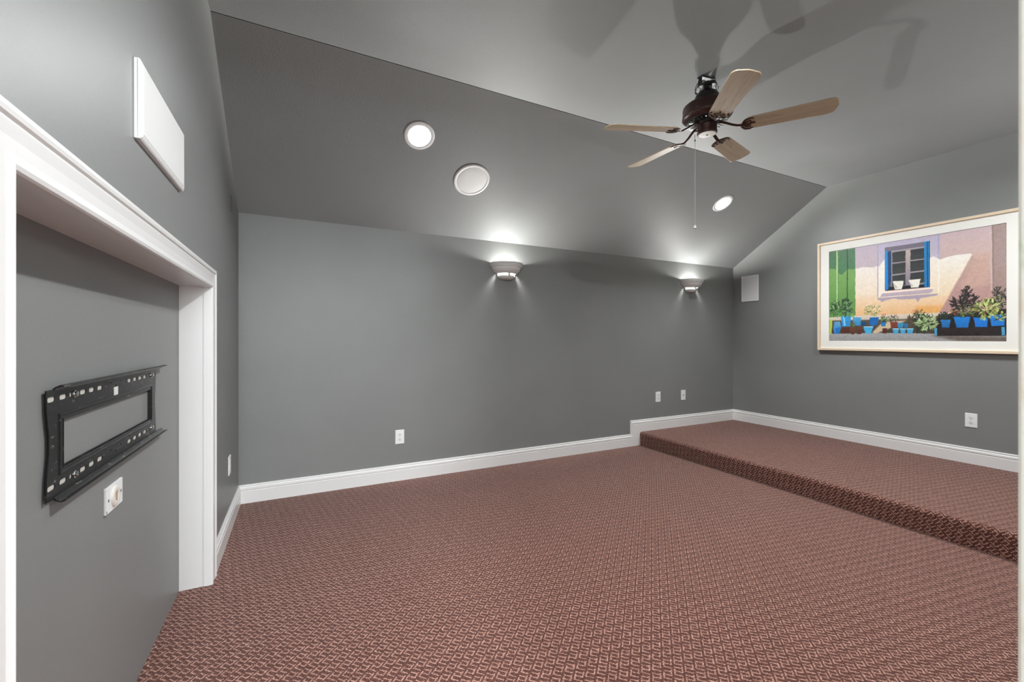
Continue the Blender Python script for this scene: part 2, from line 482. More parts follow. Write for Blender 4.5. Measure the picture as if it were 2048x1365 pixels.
MB().lathe([(0, -0.262), (0.072, -0.262), (0.074, -0.268), (0.074, -0.278), (0.066, -0.284), (0.030, -0.286)], 40).build('flywheel', M_BLACKM, fan)
sh = MB().lathe([(0.030, -0.280), (0.052, -0.282), (0.057, -0.287), (0.057, -0.326), (0.059, -0.329), (0.059, -0.336), (0.055, -0.341), (0.048, -0.342)], 40).build('switch_housing', M_BRONZE, fan)
cap = MB().lathe([(0.051, -0.3405), (0.050, -0.3435), (0, -0.345)], 40).build('bottom_cap', M_WHITE, sh)
MB().lathe([(0.006, -0.3445), (0.006, -0.3470), (0, -0.3475)], 12).build('cap_screw', M_DARK, sh)

def blade_outline():
    r0, r1, w0, w1 = 0.205, 0.668, 0.058, 0.070
    pts = [(r0, -w0*0.55), (r0+0.012, -w0*0.86), (r0+0.035, -w0)]
    pts += [(r1-0.050, -w1)]
    for i in range(7):
        a = -PI/2+PI/2*i/6
        pts.append((r1-0.048+0.040*math.cos(a), -w1+0.034+0.034*math.sin(a)))
    pts += [(r1-0.003, -0.018), (r1, 0.0)]
    top = [(x, -y) for x, y in pts[::-1][1:]]
    return pts+top
BZ = -0.323
blade_me = iron_me = None
for k in range(5):
    a = R(162.28)-k*2*PI/5
    if k == 0:
        b = MB().prism(blade_outline(), [], -0.003, 0.003, lambda p, q, d: Vector((p, q, d))).build('blade', M_WOOD, fan)
        bv = b.modifiers.new('edge', 'BEVEL'); bv.width = 0.0014; bv.segments = 2; bv.limit_method = 'ANGLE'
        m = MB()
        m.tube([(0.060, 0, 0.046), (0.085, 0, 0.042), (0.110, 0, 0.028), (0.140, 0, 0.010), (0.170, 0, -0.004), (0.205, 0, -0.0075)], [0.013, 0.012, 0.0105, 0.0100, 0.0105, 0.011], 10, None, 0.55)
        for sgn in (-1, 0, 1):
            if sgn: pts = [(0.188, 0, -0.006), (0.200, sgn*0.030, -0.0065), (0.212, sgn*0.047, -0.0065), (0.236, sgn*0.052, -0.0065), (0.252, sgn*0.044, -0.006)]
            else: pts = [(0.195, 0, -0.0075), (0.225, 0.004, -0.007), (0.245, -0.006, -0.0065), (0.262, 0.0, -0.006)]
            m.tube(pts, [0.0095, 0.0088, 0.0075, 0.0062, 0.004], 8, None, 0.5)
        for sgn in (-1, 1): m.tube([(0.205, sgn*0.010, -0.0065), (0.220, sgn*0.024, -0.0065), (0.236, sgn*0.028, -0.0062), (0.240, sgn*0.016, -0.006)], [0.006, 0.0055, 0.005, 0.0035], 8, None, 0.5)
        ir = m.build('blade_arm', M_BRASS, b)
        b0, i0 = b, ir
    else:
        b = b0.copy(); C.objects.link(b)
        ir = i0.copy(); C.objects.link(ir); ir.parent = b
    b.location = (0, 0, BZ); b.rotation_euler = (R(-12), 0, a)
# pull chain with a little bell
pc = MB()
L = 0.565
for i in range(110):
    z = -L*i/110
    pc.lathe([(0, z+0.0024), (0.0024, z), (0, z-0.0024)], 6, smooth=False)
pc.tube([(0, 0, 0), (0, 0, -L)], 0.0012, 5)
cx_ = Rm.inverted() @ (Vector((2.2265, 1.8655, 2.482))-Vector((fb.x, fb.y, ZC)))
cr = frot.to_matrix().inverted().to_euler()
ch = pc.build('pull_chain', M_CHAIN, fan, cx_, cr)
MB().lathe([(0, -L), (0.0035, -L-0.001), (0.0045, -L-0.006), (0.0085, -L-0.014), (0.0095, -L-0.020), (0.006, -L-0.025), (0, -L-0.026)], 14).build('chain_bell', M_CHAIN, ch)
MB().lathe([(0, -0.030), (0.004, -0.031), (0.0045, -0.040), (0, -0.042)], 10).build('chain_joint', M_BLACKM, ch)
MB().tube([(-0.052, 0.024, -0.318), (-0.072, 0.034, -0.322)], 0.0045, 8).build('chain_outlet', M_BRONZE, sh)

# ================================================================== lights
def downlight(M, label, mat, group=None):
    """local +z points into the room"""
    t = thing('recessed_downlight', label, 'light', M, group)
    MB().lathe([(0.0760, -0.004), (0.0762, 0.0030), (0.0775, 0.0040), (0.090, 0.0042), (0.1005, 0.003), (0.1035, 0.0), (0.1035, -0.0005)], 56).build('trim_ring', M_PLATE, t)
    MB().lathe([(0.0760, -0.001), (0.0735, -0.004), (0.070, -0.010), (0.064, -0.018), (0.060, -0.024)], 48).build('reflector', M_PLATE, t)
    MB().lathe([(0.060, -0.024), (0.0815, -0.030), (0.0815, -0.10), (0, -0.10)], 32).build('can', M_WHITE, t)
    MB().lathe([(0.056, -0.0240), (0.055, -0.0205), (0.040, -0.018), (0, -0.0165)], 40).build('lens', mat, t)
    return t
sx_, sy_, sz_ = Vector((1, 0, 0)), Vector((0, CA, -SA)), Vector((0, -SA, -CA))
for i, (x, l) in enumerate(DL):
    downlight(frame(slope(x, l), sx_, sy_, sz_), ['lit recessed downlight in the slope, near the left end by the round speaker', 'lit recessed downlight in the slope beside the pull chain'][i], M_LED[i])
for i, (x, y) in enumerate(NEARDL):
    downlight(frame((x, y, ZC), Vector((1, 0, 0)), Vector((0, -1, 0)), Vector((0, 0, -1))), ['lit recessed downlight in the flat ceiling above the recess end', 'lit recessed downlight in the flat ceiling above the platform'][i], M_LED[2+i])

def sconce(M, label, watts, group):
    # local: x along the wall, -y into the room, z up from the rim
    t = thing('wall_sconce', label, 'lamp', M, group)
    sy = 0.92
    out = [(0.170, 0.000), (0.178, -0.001), (0.178, -0.012), (0.176, -0.0125), (0.167, -0.0150), (0.167, -0.0165), (0.173, -0.0170), (0.173, -0.0260), (0.171, -0.0265), (0.161, -0.0290), (0.161, -0.0305), (0.167, -0.0310), (0.167, -0.0390), (0.165, -0.0395), (0.155, -0.0430), (0.1545, -0.050), (0.151, -0.060), (0.146, -0.070), (0.133, -0.086), (0.117, -0.099), (0.104, -0.106)]
    inn = [(0.100, -0.103), (0.113, -0.0945), (0.128, -0.082), (0.141, -0.066), (0.149, -0.050), (0.160, -0.020), (0.170, 0.000)]
    MB().lathe(out+inn, 44, None, PI, 2*PI, True, sy).build('bowl', M_SCONCE, t)
    cupo = [(0.086, -0.128), (0.090, -0.127), (0.088, -0.136), (0.080, -0.147), (0.064, -0.155), (0.040, -0.160), (0, -0.161)]
    cupi = [(0, -0.157), (0.040, -0.156), (0.062, -0.151), (0.076, -0.143), (0.084, -0.132), (0.086, -0.128)]
    cup = MB().lathe(cupi+cupo, 36, None, PI, 2*PI, True, sy); cup.build('cup', M_SCONCE, t)
    for a, hw in ((PI*1.5-0.06, 0.010), (PI+0.10, 0.008), (2*PI-0.10, 0.008)):
        MB().box((0.086, -hw, -0.130), (0.096, hw, -0.100), Matrix.Rotation(a, 4, 'Z')).build('stay', M_SCONCE, t)
    MB().prism([(0.168*math.cos(PI*i/24), -0.004-0.100*math.sin(PI*i/24)) for i in range(25)], [], 0.0, 0.003, lambda p, q, d: Vector((p, -d, q))).build('back_plate', M_SCONCE, t)
    sk = MB().lathe([(0, -0.066), (0.013, -0.067), (0.013, -0.090), (0.0, -0.090)], 16, Matrix.Translation((0, -0.098, 0))); sk.build('lamp_socket', M_PLATE, t)
    MB().lathe([(0, -0.056), (0.008, -0.058), (0.010, -0.062), (0.010, -0.067), (0, -0.067)], 16, Matrix.Translation((0, -0.098, 0))).build('bulb', M_BULB, t)
    l = bpy.data.lights.new('sconce_lamp', 'POINT'); l.energy = watts; l.color = (1, 0.99, 0.96); l.shadow_soft_size = 0.022
    l.use_nodes = True
    em = l.node_tree.nodes['Emission']; fo = l.node_tree.nodes.new('ShaderNodeLightFalloff'); fo.inputs['Strength'].default_value = 1.0
    sm = l.node_tree.nodes.new('ShaderNodeMath'); sm.operation = 'MULTIPLY_ADD'; sm.inputs[1].default_value = 0.6
    l.node_tree.links.new(fo.outputs['Linear'], sm.inputs[0]); l.node_tree.links.new(fo.outputs['Constant'], sm.inputs[2])
    l.node_tree.links.new(sm.outputs[0], em.inputs['Strength'])
    p = bpy.data.objects.new('sconce_lamp', l); C.objects.link(p); p.parent = t; p.location = (0, -0.098, -0.032)
    return t
G1, G2 = 'bowl sconces on the long wall', 'bowl sconces on the near wall'
SS = Matrix.Scale(0.95, 4)
sconce(Matrix.Translation((1.766, YW, 1.916)) @ SS, 'white half-bowl uplight sconce near the middle of the long wall', SC_W[0], G1)
sconce(Matrix.Translation((4.255, YW, 1.916)) @ SS, 'white half-bowl uplight sconce by the far corner above the platform', SC_W[1], G1)
TURN = Matrix.Rotation(PI, 4, 'Z')
sconce(Matrix.Translation((1.766, YN, 1.916)) @ TURN @ SS, 'white half-bowl sconce on the near wall, close to the doorway', SC_W[2], G2)
sconce(Matrix.Translation((4.262, YN, 1.916)) @ TURN @ SS, 'white half-bowl sconce on the near wall above the platform', SC_W[3], G2)

# round speaker in the slope
t = thing('ceiling_speaker', 'round white speaker grille set in the sloped ceiling', 'speaker', frame(slope(1.219, 0.612), sx_, sy_, sz_))
MB().lathe([(0.143, -0.0005), (0.143, 0.0030), (0.140, 0.0048), (0.126, 0.0048), (0.1235, 0.0038), (0.1225, 0.002), (0.1225, 0.0)], 64).build('rim', M_SPKRIM, t)
MB().lathe([(0.1225, 0.0030), (0.118, 0.0036), (0.06, 0.0042), (0, 0.0044)], 64).build('grille', M_GRILLE, t)

# rectangular speaker on the right wall: local x to the viewer's right (-Y), y up, z into the room
def rwall(y, z): return frame((XR, y, z), Vector((0, -1, 0)), Vector((0, 0, 1)), Vector((-1, 0, 0)))
def bwall(x, z): return frame((x, YW, z), Vector((1, 0, 0)), Vector((0, 0, 1)), Vector((0, -1, 0)))
def lwall(y, z, x=X0): return frame((x, y, z), Vector((0, 1, 0)), Vector((0, 0, 1)), Vector((1, 0, 0)))
I3 = lambda p, q, d: Vector((p, q, d))
t = thing('wall_speaker', 'white rectangular wall speaker beside the far corner, left of the picture', 'speaker', rwall(3.410, 1.831))
MB().sweep(rect(-0.112, -0.161, 0.112, 0.161), [(0, 0), (0, 0.007), (0.003, 0.009), (0.010, 0.009), (0.0125, 0.005), (0.0125, 0.0)], I3, closed=True).build('frame', M_SPKRIM, t)
MB().box((-0.0995, -0.1485, 0.0), (0.0995, 0.1485, 0.006), bev=0.0012).build('grille', M_GRILLE, t)

# white bevelled panel above the recess
t = thing('wall_panel', 'white bevelled rectangular panel fixed to the left wall above the recess', 'panel', lwall(1.696, 1.8455) @ Matrix.Rotation(R(0.5), 4, 'Z'))
w_, h_ = 0.239, 0.1065
MB().box((-w_, -h_, 0.0), (w_, h_, 0.010), bev=0.0015).build('backing', M_PLATE, t)
MB().sweep(rect(-w_, -h_, w_, h_), [(0.0, 0.006), (0.0, 0.0105), (0.003, 0.0135), (0.010, 0.0165), (0.0135, 0.0165), (0.0135, 0.012)], I3, closed=True).build('bevelled_edge', M_PLATE, t)
MB().box((-w_+0.0145, -h_+0.0145, 0.006), (w_-0.0145, h_-0.0145, 0.0172), bev=0.001).build('panel_face', M_GRILLE, t)

# ================================================================== outlets and wall plates
def outlet(M, label, group=None, w=0.0765, h=0.120):
    t = thing('electrical_outlet', label, 'outlet', M, group)
    p = MB()
    bm = bmesh.new(); bmesh.ops.create_cube(bm, size=1)
    for v in bm.verts:
        k = 0.90 if v.co.z > 0 else 1.0
        v.co = Vector((v.co.x*w*(1-(1-k)*0.9), v.co.y*h*(1-(1-k)*0.6), 0.003+v.co.z*0.006))
    bmesh.ops.bevel(bm, geom=list(bm.edges), offset=0.0012, segments=2, affect='EDGES')
    p.bm(bm); p.build('plate', M_PLATE, t)
    for sg in (1, -1):
        ol = []
        for i in range(28):
            a = 2*PI*i/28
            ol.append((0.0172*math.cos(a), max(-0.0140, min(0.0140, 0.0172*math.sin(a)))+sg*0.0195))
        rc = MB().prism(ol, [], 0.004, 0.0078, I3).build('receptacle', M_FACE, t)
        MB().box((-0.0085, sg*0.0195+0.0005, 0.0076), (-0.0052, sg*0.0195+0.0100, 0.0080)).build('slot', M_SLOT, rc)
        MB().box((0.0055, sg*0.0195+0.0015, 0.0076), (0.0082, sg*0.0195+0.0090, 0.0080)).build('slot', M_SLOT, rc)
        MB().lathe([(0.0032, 0.0076), (0.0032, 0.0080), (0, 0.0080)], 12, Matrix.Translation((0, sg*0.0195-0.0068, 0))).build('ground_hole', M_DARK, rc)
    MB().lathe([(0.0032, 0.0055), (0.0030, 0.0070), (0, 0.0074)], 12).build('screw', M_FACE, t)
    return t
outlet(bwall(0.766, 0.367), 'white duplex outlet low on the long wall, left of the middle')
outlet(bwall(3.731, 0.524), 'white duplex outlet on the long wall just above the platform step')
outlet(rwall(1.4555, 0.5135), 'white duplex outlet on the end wall under the framed picture')
outlet(lwall(3.180, 0.405), 'white duplex outlet on the left wall between recess and corner')
t = thing('cable_plate', 'white single-hole cable plate on the long wall nearest the far corner', 'wall plate', bwall(4.140, 0.523))
MB().box((-0.0365, -0.0600, 0.0), (0.0365, 0.0600, 0.006), bev=0.0018).build('plate', M_PLATE, t)
MB().lathe([(0.0075, 0.0055), (0.0068, 0.0075), (0.0050, 0.0078), (0.0045, 0.0125), (0.002, 0.0125), (0, 0.0085)], 16).build('socket', M_SLOT, t)
for sg in (1, -1): MB().lathe([(0.003, 0.0055), (0.0028, 0.0072), (0, 0.0074)], 10, Matrix.Translation((0, sg*0.0415, 0))).build('screw', M_FACE, t)

# horizontal plate with a round bush, in the recess
t = thing('cable_grommet_plate', 'white horizontal wall plate with a round insert below the black bracket', 'wall plate', lwall(1.699, 0.7215, RX))
MB().box((-0.064, -0.0385, 0.0), (0.064, 0.0385, 0.0065), bev=0.002).build('plate', M_PLATE, t)
bs = MB().lathe([(0.031, 0.006), (0.030, 0.0105), (0.026, 0.0125), (0.016, 0.0125), (0.012, 0.010), (0, 0.010)], 32).build('round_insert', material('ivory_plastic', (0.78, 0.74, 0.68), 0.4), t)
MB().box((-0.004, -0.018, 0.0098), (0.004, 0.018, 0.0122), bev=0.001).build('insert_slit', material('tan_slit', (0.42, 0.32, 0.22), 0.6), bs)
for sg in (1, -1): MB().lathe([(0.0042, 0.006), (0.004, 0.0075), (0, 0.008)], 10, Matrix.Translation((sg*0.048, 0, 0))).build('screw', M_SLOT, t)
MB().box((-0.0625, -0.0365, 0.0058), (-0.0585, -0.0275, 0.0069)).build('chip_mark', M_SLOT, t)

# ================================================================== the bracket of the missing screen
M_SLOTBACK = material('unpainted_wall_filler', (0.55, 0.53, 0.48), 0.7)
BX = RX                                                  # back of the recess
t = thing('tv_bracket', 'scuffed black steel wall bracket on the recess back wall', 'bracket', lwall(0, 0, BX))
yl, yr_, zb, zt_ = 1.300, 2.108, 0.834, 1.084
zm = (zb+zt_)/2
outl = [(yl, zb), (yr_, zb), (yr_-0.003, zb+0.045), (yr_-0.012, zm-0.02), (yr_-0.012, zm+0.02), (yr_-0.003, zt_-0.045), (yr_, zt_), (yl, zt_), (yl+0.003, zt_-0.05), (yl+0.013, zm+0.02), (yl+0.013, zm-0.02), (yl+0.003, zb+0.05)]
holes = [rect(1.372, 0.893, 2.043, 1.014)]
Z = {1: 1.0625, 0: 0.8625}
for row in (1, 0):
    for y in (1.322, 1.376, 1.480, 1.532, 1.585, 1.817, 1.870, 1.922, 1.974): holes.append(slot(y, Z[row], 0.034, 0.0125))
    holes.append(slot(2.083, Z[row], 0.026, 0.010))
    for y in (1.414, 2.016): holes.append(circle(y, Z[row], 0.0068, 12))
    for y in (1.660, 1.700, 1.740): holes.append(circle(y, Z[row]+(0.006 if y != 1.70 else -0.004), 0.003, 8))
D0, D1 = 0.006, 0.0085
MB().prism(outl, holes, D0, D1, I3).build('plate', M_STEEL, t)
for row in (1, 0):
    MB().box((1.306, Z[row]-0.009, D0-0.0004), (1.606, Z[row]+0.009, D0+0.0003)).build('slot_backing', M_SLOTBACK, t)
    MB().box((1.796, Z[row]-0.009, D0-0.0004), (2.100, Z[row]+0.009, D0+0.0003)).build('slot_backing', M_SLOTBACK, t)
# inner return flange and the embossed rim around the opening
MB().sweep(rect(1.372, 0.893, 2.043, 1.014)[::-1], [(0, D1), (-0.004, D1+0.0015), (-0.004, 0.001), (-0.006, 0.001), (-0.006, D0)], I3, closed=True).build('inner_flange', M_STEEL, t)
MB().sweep(rect(1.356, 0.880, 2.056, 1.026), [(0, D1), (0.002, D1+0.0022), (0.006, D1+0.0022), (0.008, D1)], I3, closed=True).build('embossed_rim', M_STEEL, t)
# hanging rails along the upper and lower edges
def rail(z, sg):
    pr = [(0, D0), (0, D1), (0.006, D1+0.004), (0.010, D1+0.011), (0.008, D1+0.0185), (0.0105, D1+0.0195), (0.0130, D1+0.011), (0.0085, D1+0.002), (0.004, D0)]
    MB().sweep([(1.333, z), (2.184, z)] if sg > 0 else [(2.184, z), (1.333, z)], pr, I3).build('hanging_rail', M_STEEL, t)
rail(zt_-0.003, 1); rail(zb+0.003, -1)
# four standoff feet on the wall
for y in (1.434, 2.048):
    for row in (1, 0):
        MB().lathe([(0.014, 0.0), (0.012, D0)], 14, Matrix.Translation((y, Z[row], 0))).build('standoff', M_STEEL, t)
        sc_ = MB().lathe([(0.0095, D1), (0.0095, D1+0.0012), (0.0065, D1+0.0016), (0.0065, D1+0.005), (0.0045, D1+0.006), (0, D1+0.006)], 12, Matrix.Translation((y, Z[row], 0)))
        sc_.build('lag_screw', M_CHROME, t)
MB().box((1.684, 1.0285, D1), (1.716, 1.0535, D1+0.0006)).build('sticker', M_STICKER, t)

# scrap of blue tape left on the left wall near the corner
tag(MB().prism([(3.250, 2.118), (3.268, 2.120), (3.276, 2.112), (3.273, 2.085), (3.283, 2.030), (3.291, 2.035), (3.283, 2.092), (3.288, 2.115), (3.280, 2.124), (3.262, 2.126), (3.250, 2.124)], [], 0, 0.0012, bb_left).build('tape_scrap', M_TAPE), 'thin scrap of blue tape high on the left wall by the corner', 'tape')

# ================================================================== the framed picture
FL, FR, FB, FT = 2.622, 1.147, 1.078, 2.226              # left, right (y), bottom, top
t = thing('framed_picture', 'large framed print of a sunlit house wall with a blue-shuttered window and flowerpots', 'picture', frame((XR, (FL+FR)/2, (FB+FT)/2), Vector((0, -1, 0)), Vector((0, 0, 1)), Vector((-1, 0, 0))))
hw, hh = (FL-FR)/2, (FT-FB)/2
fp = [(0, 0.0), (0, 0.034), (0.002, 0.036), (0.021, 0.036), (0.0235, 0.034), (0.0255, 0.024), (0.0255, 0.012)]
# one moulding per side, mitred at the corners
cs = rect(-hw, -hh, hw, hh)
for i in range(4):
    a, b = Vector(cs[i]), Vector(cs[(i+1) % 4]); d = (b-a).normalized(); nn = Vector((-d.y, d.x))
    vs = []
    for h, dp in fp: vs.append((*(a+d*h+nn*h), dp))
    for h, dp in fp: vs.append((*(b-d*h+nn*h), dp))
    k = len(fp)
    MB().add(vs, [[q, k+q, k+q+1, q+1] for q in range(k-1)]).build('frame_moulding', M_PINE, t)
ax0 = FL-2.518-hw; ax1 = FL-1.25-hw                      # printed area in local x
az0 = 1.177-(FB+FT)/2; az1 = 2.127-(FB+FT)/2
MB().prism(rect(-hw+0.024, -hh+0.024, hw-0.024, hh-0.024), [rect(ax0+0.002, az0+0.002, ax1-0.002, az1-0.002)], 0.012, 0.020, I3).build('mat_board', M_MAT, t)
PAINT=[
('P',(178,168,190),(190,168,165),0,[(-12,1206),(1009,1002),(1009,497),(-12,660)]),
('P',(190,168,165),(176,130,112),0,[(-12,660),(1009,497),(1009,211),(-12,276)]),
('P',(196,172,176),(194,166,156),6,[(686,987),(936,1004),(936,734),(686,768)]),
('P',(196,164,148),(184,146,136),14,[(771,772),(936,767),(936,396),(651,431)]),
('P',(222,214,206),(226,206,180),3,[(188,771),(240,779),(300,763),(333,773),(333,470),(188,488)]),
('P',(226,206,180),(226,172,112),2,[(188,490),(333,472),(739,422),(679,254),(188,270)]),
('P',(226,222,214),(224,200,164),3,[(636,789),(655,793),(686,758),(732,775),(771,782),(837,778),(845,766),(739,420),(636,433)]),
('P',(226,170,100),(220,150,70),16,[(566,340),(702,328),(679,254),(552,258)]),
('P',(180,148,138),(172,126,122),8,[(844,755),(930,577),(930,216),(679,244)]),
('P',(192,158,142),(184,146,134),18,[(840,709),(924,714),(924,488),(784,462)]),
('P',(72,116,80),(64,120,78),0,[(-7,995),(186,993),(188,670),(-7,707)]),
('P',(116,162,84),(84,140,62),3,[(-7,807),(49,798),(68,745),(96,722),(127,773),(186,771),(188,249),(-7,261)]),
('P',(92,140,80),0,3,[(54,995),(68,994),(70,430),(56,431)]),
('P',(178,208,140),0,1,[(54,995),(62,994),(63,430),(55,431)]),
('P',(34,66,40),0,1,[(129,994),(135,994),(135,423),(129,424)]),
('P',(162,140,134),(154,124,116),0,[(936,1002),(1006,1005),(1006,211),(937,216)]),
('P',(160,138,136),0,30,[(959,952),(1004,960),(1004,652),(959,661)]),
('P',(134,106,98),0,3,[(935,1002),(940,1000),(943,395),(937,396)]),
('P',(196,176,180),0,5,[(928,1000),(933,1000),(936,441),(931,442)]),
('P',(176,168,192),(186,176,190),1,[(333,992),(684,990),(686,768),(333,740)]),
('P',(150,138,158),0,2,[(332,991),(336,991),(337,429),(332,429)]),
('P',(228,222,214),(226,216,200),2,[(337,759),(381,837),(381,504),(370,492),(342,449),(337,453)]),
('P',(228,222,212),(226,206,178),2,[(636,789),(655,796),(679,769),(683,463),(636,501)]),
('P',(236,228,216),0,1,[(679,769),(684,762),(684,451),(680,457)]),
('P',(150,150,196),0,3,[(677,992),(683,992),(683,768),(679,769)]),
('P',(112,104,120),(70,66,84),0,[(378,948),(634,945),(634,513),(378,511)]),
('P',(150,142,150),(140,128,136),0,[(416,905),(606,904),(606,517),(416,523)]),
('P',(186,168,158),(120,110,130),0,[(500,890),(529,890),(529,522),(500,521)]),
('P',(46,50,52),(56,60,58),1,[(423,888),(501,887),(501,784),(423,785)]),
('P',(46,50,52),(56,60,58),1,[(423,772),(501,773),(501,671),(423,669)]),
('P',(46,50,52),(56,60,58),1,[(423,653),(501,658),(501,548),(423,544)]),
('P',(46,50,52),(56,60,58),1,[(528,888),(605,887),(605,787),(528,789)]),
('P',(46,50,52),(56,60,58),1,[(528,776),(605,777),(605,677),(528,676)]),
('P',(46,50,52),(56,60,58),1,[(528,661),(605,664),(605,558),(528,555)]),
('P',(28,30,36),0,2,[(382,537),(414,546),(634,542),(634,513),(382,510)]),
('P',(24,60,110),0,2,[(394,900),(417,905),(417,605),(394,535)]),
('P',(30,134,200),(14,124,206),1,[(379,924),(396,900),(399,525),(380,512)]),
('P',(20,130,198),(14,120,190),1,[(604,946),(633,945),(634,513),(606,514)]),
('P',(16,60,100),0,2,[(619,942),(624,942),(626,515),(620,515)]),
('P',(12,26,40),0,1,[(631,945),(635,945),(635,513),(632,514)]),
('P',(222,218,206),0,1,[(426,600),(490,594),(489,572),(481,514),(438,515),(430,579)]),
('P',(190,184,172),0,3,[(427,590),(458,533),(440,516),(432,573)]),
('P',(222,218,206),0,1,[(518,597),(586,597),(581,573),(574,518),(531,520),(524,574)]),
('P',(190,184,172),0,3,[(519,588),(544,539),(532,521),(524,574)]),
('P',(232,212,200),0,1,[(368,506),(655,507),(656,492),(368,484)]),
('P',(176,160,172),0,2,[(358,480),(653,490),(644,459),(350,448)]),
('P',(240,220,190),0,1,[(333,449),(682,453),(679,443),(337,437)]),
('P',(164,148,162),0,2,[(333,443),(679,447),(672,428),(584,411),(568,375),(558,409),(477,411),(430,426),(382,413),(360,397),(350,419),(333,421)]),
('P',(214,200,182),(190,176,158),3,[(3,263),(188,270),(752,266),(752,239),(507,211),(3,216)]),
('P',(96,84,66),(60,52,44),6,[(-7,228),(507,217),(752,245),(752,60),(-7,69)]),
('P',(196,176,140),0,6,[(300,93),(350,172),(398,197),(507,204),(430,143),(317,72)]),
('P',(34,28,28),0,6,[(679,244),(1006,277),(1006,44),(651,47)]),
('P',(158,158,160),(132,130,128),3,[(-12,81),(350,84),(552,78),(1009,53),(1009,-9),(-12,-20)]),
('P',(104,92,84),(96,86,78),14,[(651,54),(1009,42),(1009,-9),(784,1)]),
('P',(172,196,76),0,3,[(3,231),(25,237),(19,80),(3,77)]),
('P',(44,36,36),(34,28,30),2,[(672,122),(990,122),(990,49),(672,51)]),
('P',(60,150,196),0,1,[(658,123),(673,120),(672,55),(660,55)]),
('P',(60,150,196),0,1,[(976,124),(990,124),(990,58),(977,53)]),
('P',(30,120,190),(24,90,160),2,[(690,201),(742,198),(736,126),(699,128)]),
('P',(20,124,214),(14,100,180),2,[(755,225),(837,220),(825,124),(770,125)]),
('P',(16,118,220),(16,104,196),2,[(851,212),(916,206),(914,126),(860,128)]),
('P',(20,124,220),(20,110,200),2,[(925,228),(987,226),(990,135),(931,133)]),
('P',(40,150,214),(30,130,206),2,[(87,272),(157,268),(152,158),(93,157)]),
('P',(70,160,210),(40,130,190),2,[(170,257),(227,249),(222,164),(174,165)]),
('P',(16,96,170),(20,100,184),2,[(283,246),(342,245),(333,173),(300,152),(279,175)]),
('P',(50,160,214),(60,170,220),2,[(241,152),(305,150),(291,76),(255,77)]),
('P',(18,80,130),(18,70,120),2,[(226,205),(257,204),(254,160),(229,161)]),
('P',(24,110,190),(30,120,190),2,[(351,199),(387,197),(382,150),(356,151)]),
('P',(50,140,186),(40,120,170),2,[(452,184),(490,182),(486,130),(458,131)]),
('P',(30,110,160),(30,100,150),2,[(490,174),(516,173),(513,130),(494,130)]),
('P',(60,160,204),(60,150,200),2,[(425,124),(463,123),(458,74),(432,74)]),
('P',(60,160,204),(60,150,200),2,[(468,123),(504,122),(498,73),(474,74)]),
('P',(60,160,204),(60,150,200),2,[(507,125),(547,124),(540,73),(513,73)]),
('P',(90,160,206),(40,120,196),2,[(39,214),(79,212),(89,147),(72,77),(39,77),(31,149)]),
('P',(92,50,36),(80,40,30),2,[(90,148),(146,146),(145,81),(93,82)]),
('P',(112,62,44),(90,46,32),2,[(150,146),(188,145),(181,72),(156,73)]),
('P',(100,56,42),(84,44,32),2,[(195,145),(234,144),(227,74),(199,75)]),
('P',(132,62,44),(120,50,36),2,[(411,193),(455,191),(451,132),(416,133)]),
('P',(92,46,36),(70,36,28),2,[(363,132),(392,131),(389,78),(366,78)]),
('P',(170,210,226),0,1,[(243,154),(303,152),(301,144),(245,146)]),
('P',(170,210,226),0,1,[(425,127),(464,126),(463,119),(427,120)]),
('P',(170,210,226),0,1,[(468,126),(506,125),(504,118),(469,119)]),
('P',(170,210,226),0,1,[(507,125),(544,124),(543,117),(509,118)]),
('P',(120,196,236),0,3,[(102,266),(113,265),(119,167),(106,168)]),
('P',(20,110,190),0,4,[(42,141),(85,154),(71,82),(49,83)]),
('L',60,(52,359),42,90,13,[(52,84,50),(90,126,80),(150,180,130),(36,54,36)]),
('L',60,(127,367),39,99,12,[(38,62,48),(56,86,64),(30,46,38),(110,140,110)]),
('L',22,(164,286),27,31,8,[(120,170,80),(70,110,60)]),
('L',110,(304,317),61,61,6,[(140,160,84),(110,134,70),(84,104,56),(170,180,120)]),
('L',40,(306,347),63,51,5,[(232,220,180),(224,206,150),(240,234,214)]),
('L',30,(374,218),28,35,8,[(62,100,44),(110,150,70),(40,60,30)]),
('L',44,(430,228),34,39,7,[(80,110,60),(112,90,80),(180,140,150),(50,70,40)]),
('L',7,(374,262),18,13,6,[(200,90,80),(196,60,40)]),
('L',26,(168,173),20,22,7,[(110,120,70),(70,80,50)]),
('L',40,(541,209),35,46,9,[(64,54,42),(92,66,54),(50,70,40)]),
('L',90,(602,174),58,95,12,[(52,66,42),(34,44,32),(40,56,36)]),
('L',30,(581,270),35,40,8,[(70,86,56),(90,110,70),(40,60,40)]),
('L',90,(616,180),60,75,11,[(160,184,126),(136,166,104),(186,204,156),(96,126,76)]),
('L',9,(555,293),25,20,6,[(200,84,50),(190,70,70)]),
('L',70,(712,236),33,31,8,[(40,50,42),(60,74,56),(30,36,32)]),
('L',50,(823,445),25,44,9,[(48,44,42),(34,32,34),(66,60,54)]),
('L',120,(809,353),68,72,12,[(44,40,40),(30,28,30),(60,52,50),(40,46,40)]),
('L',110,(809,271),62,49,10,[(34,34,34),(70,84,56),(110,124,70),(46,44,42)]),
('L',40,(964,426),34,38,8,[(50,48,44),(36,34,36),(76,80,64)]),
('L',70,(964,337),37,67,9,[(54,60,44),(36,36,34),(120,130,80),(40,40,38)]),
('L',120,(907,286),57,82,11,[(176,192,92),(144,164,76),(200,208,130),(90,110,56),(50,58,40)]),
('L',30,(964,214),31,45,9,[(170,186,90),(120,140,70),(60,70,44)]),
('L',12,(758,263),20,21,6,[(190,96,50),(170,84,50)]),
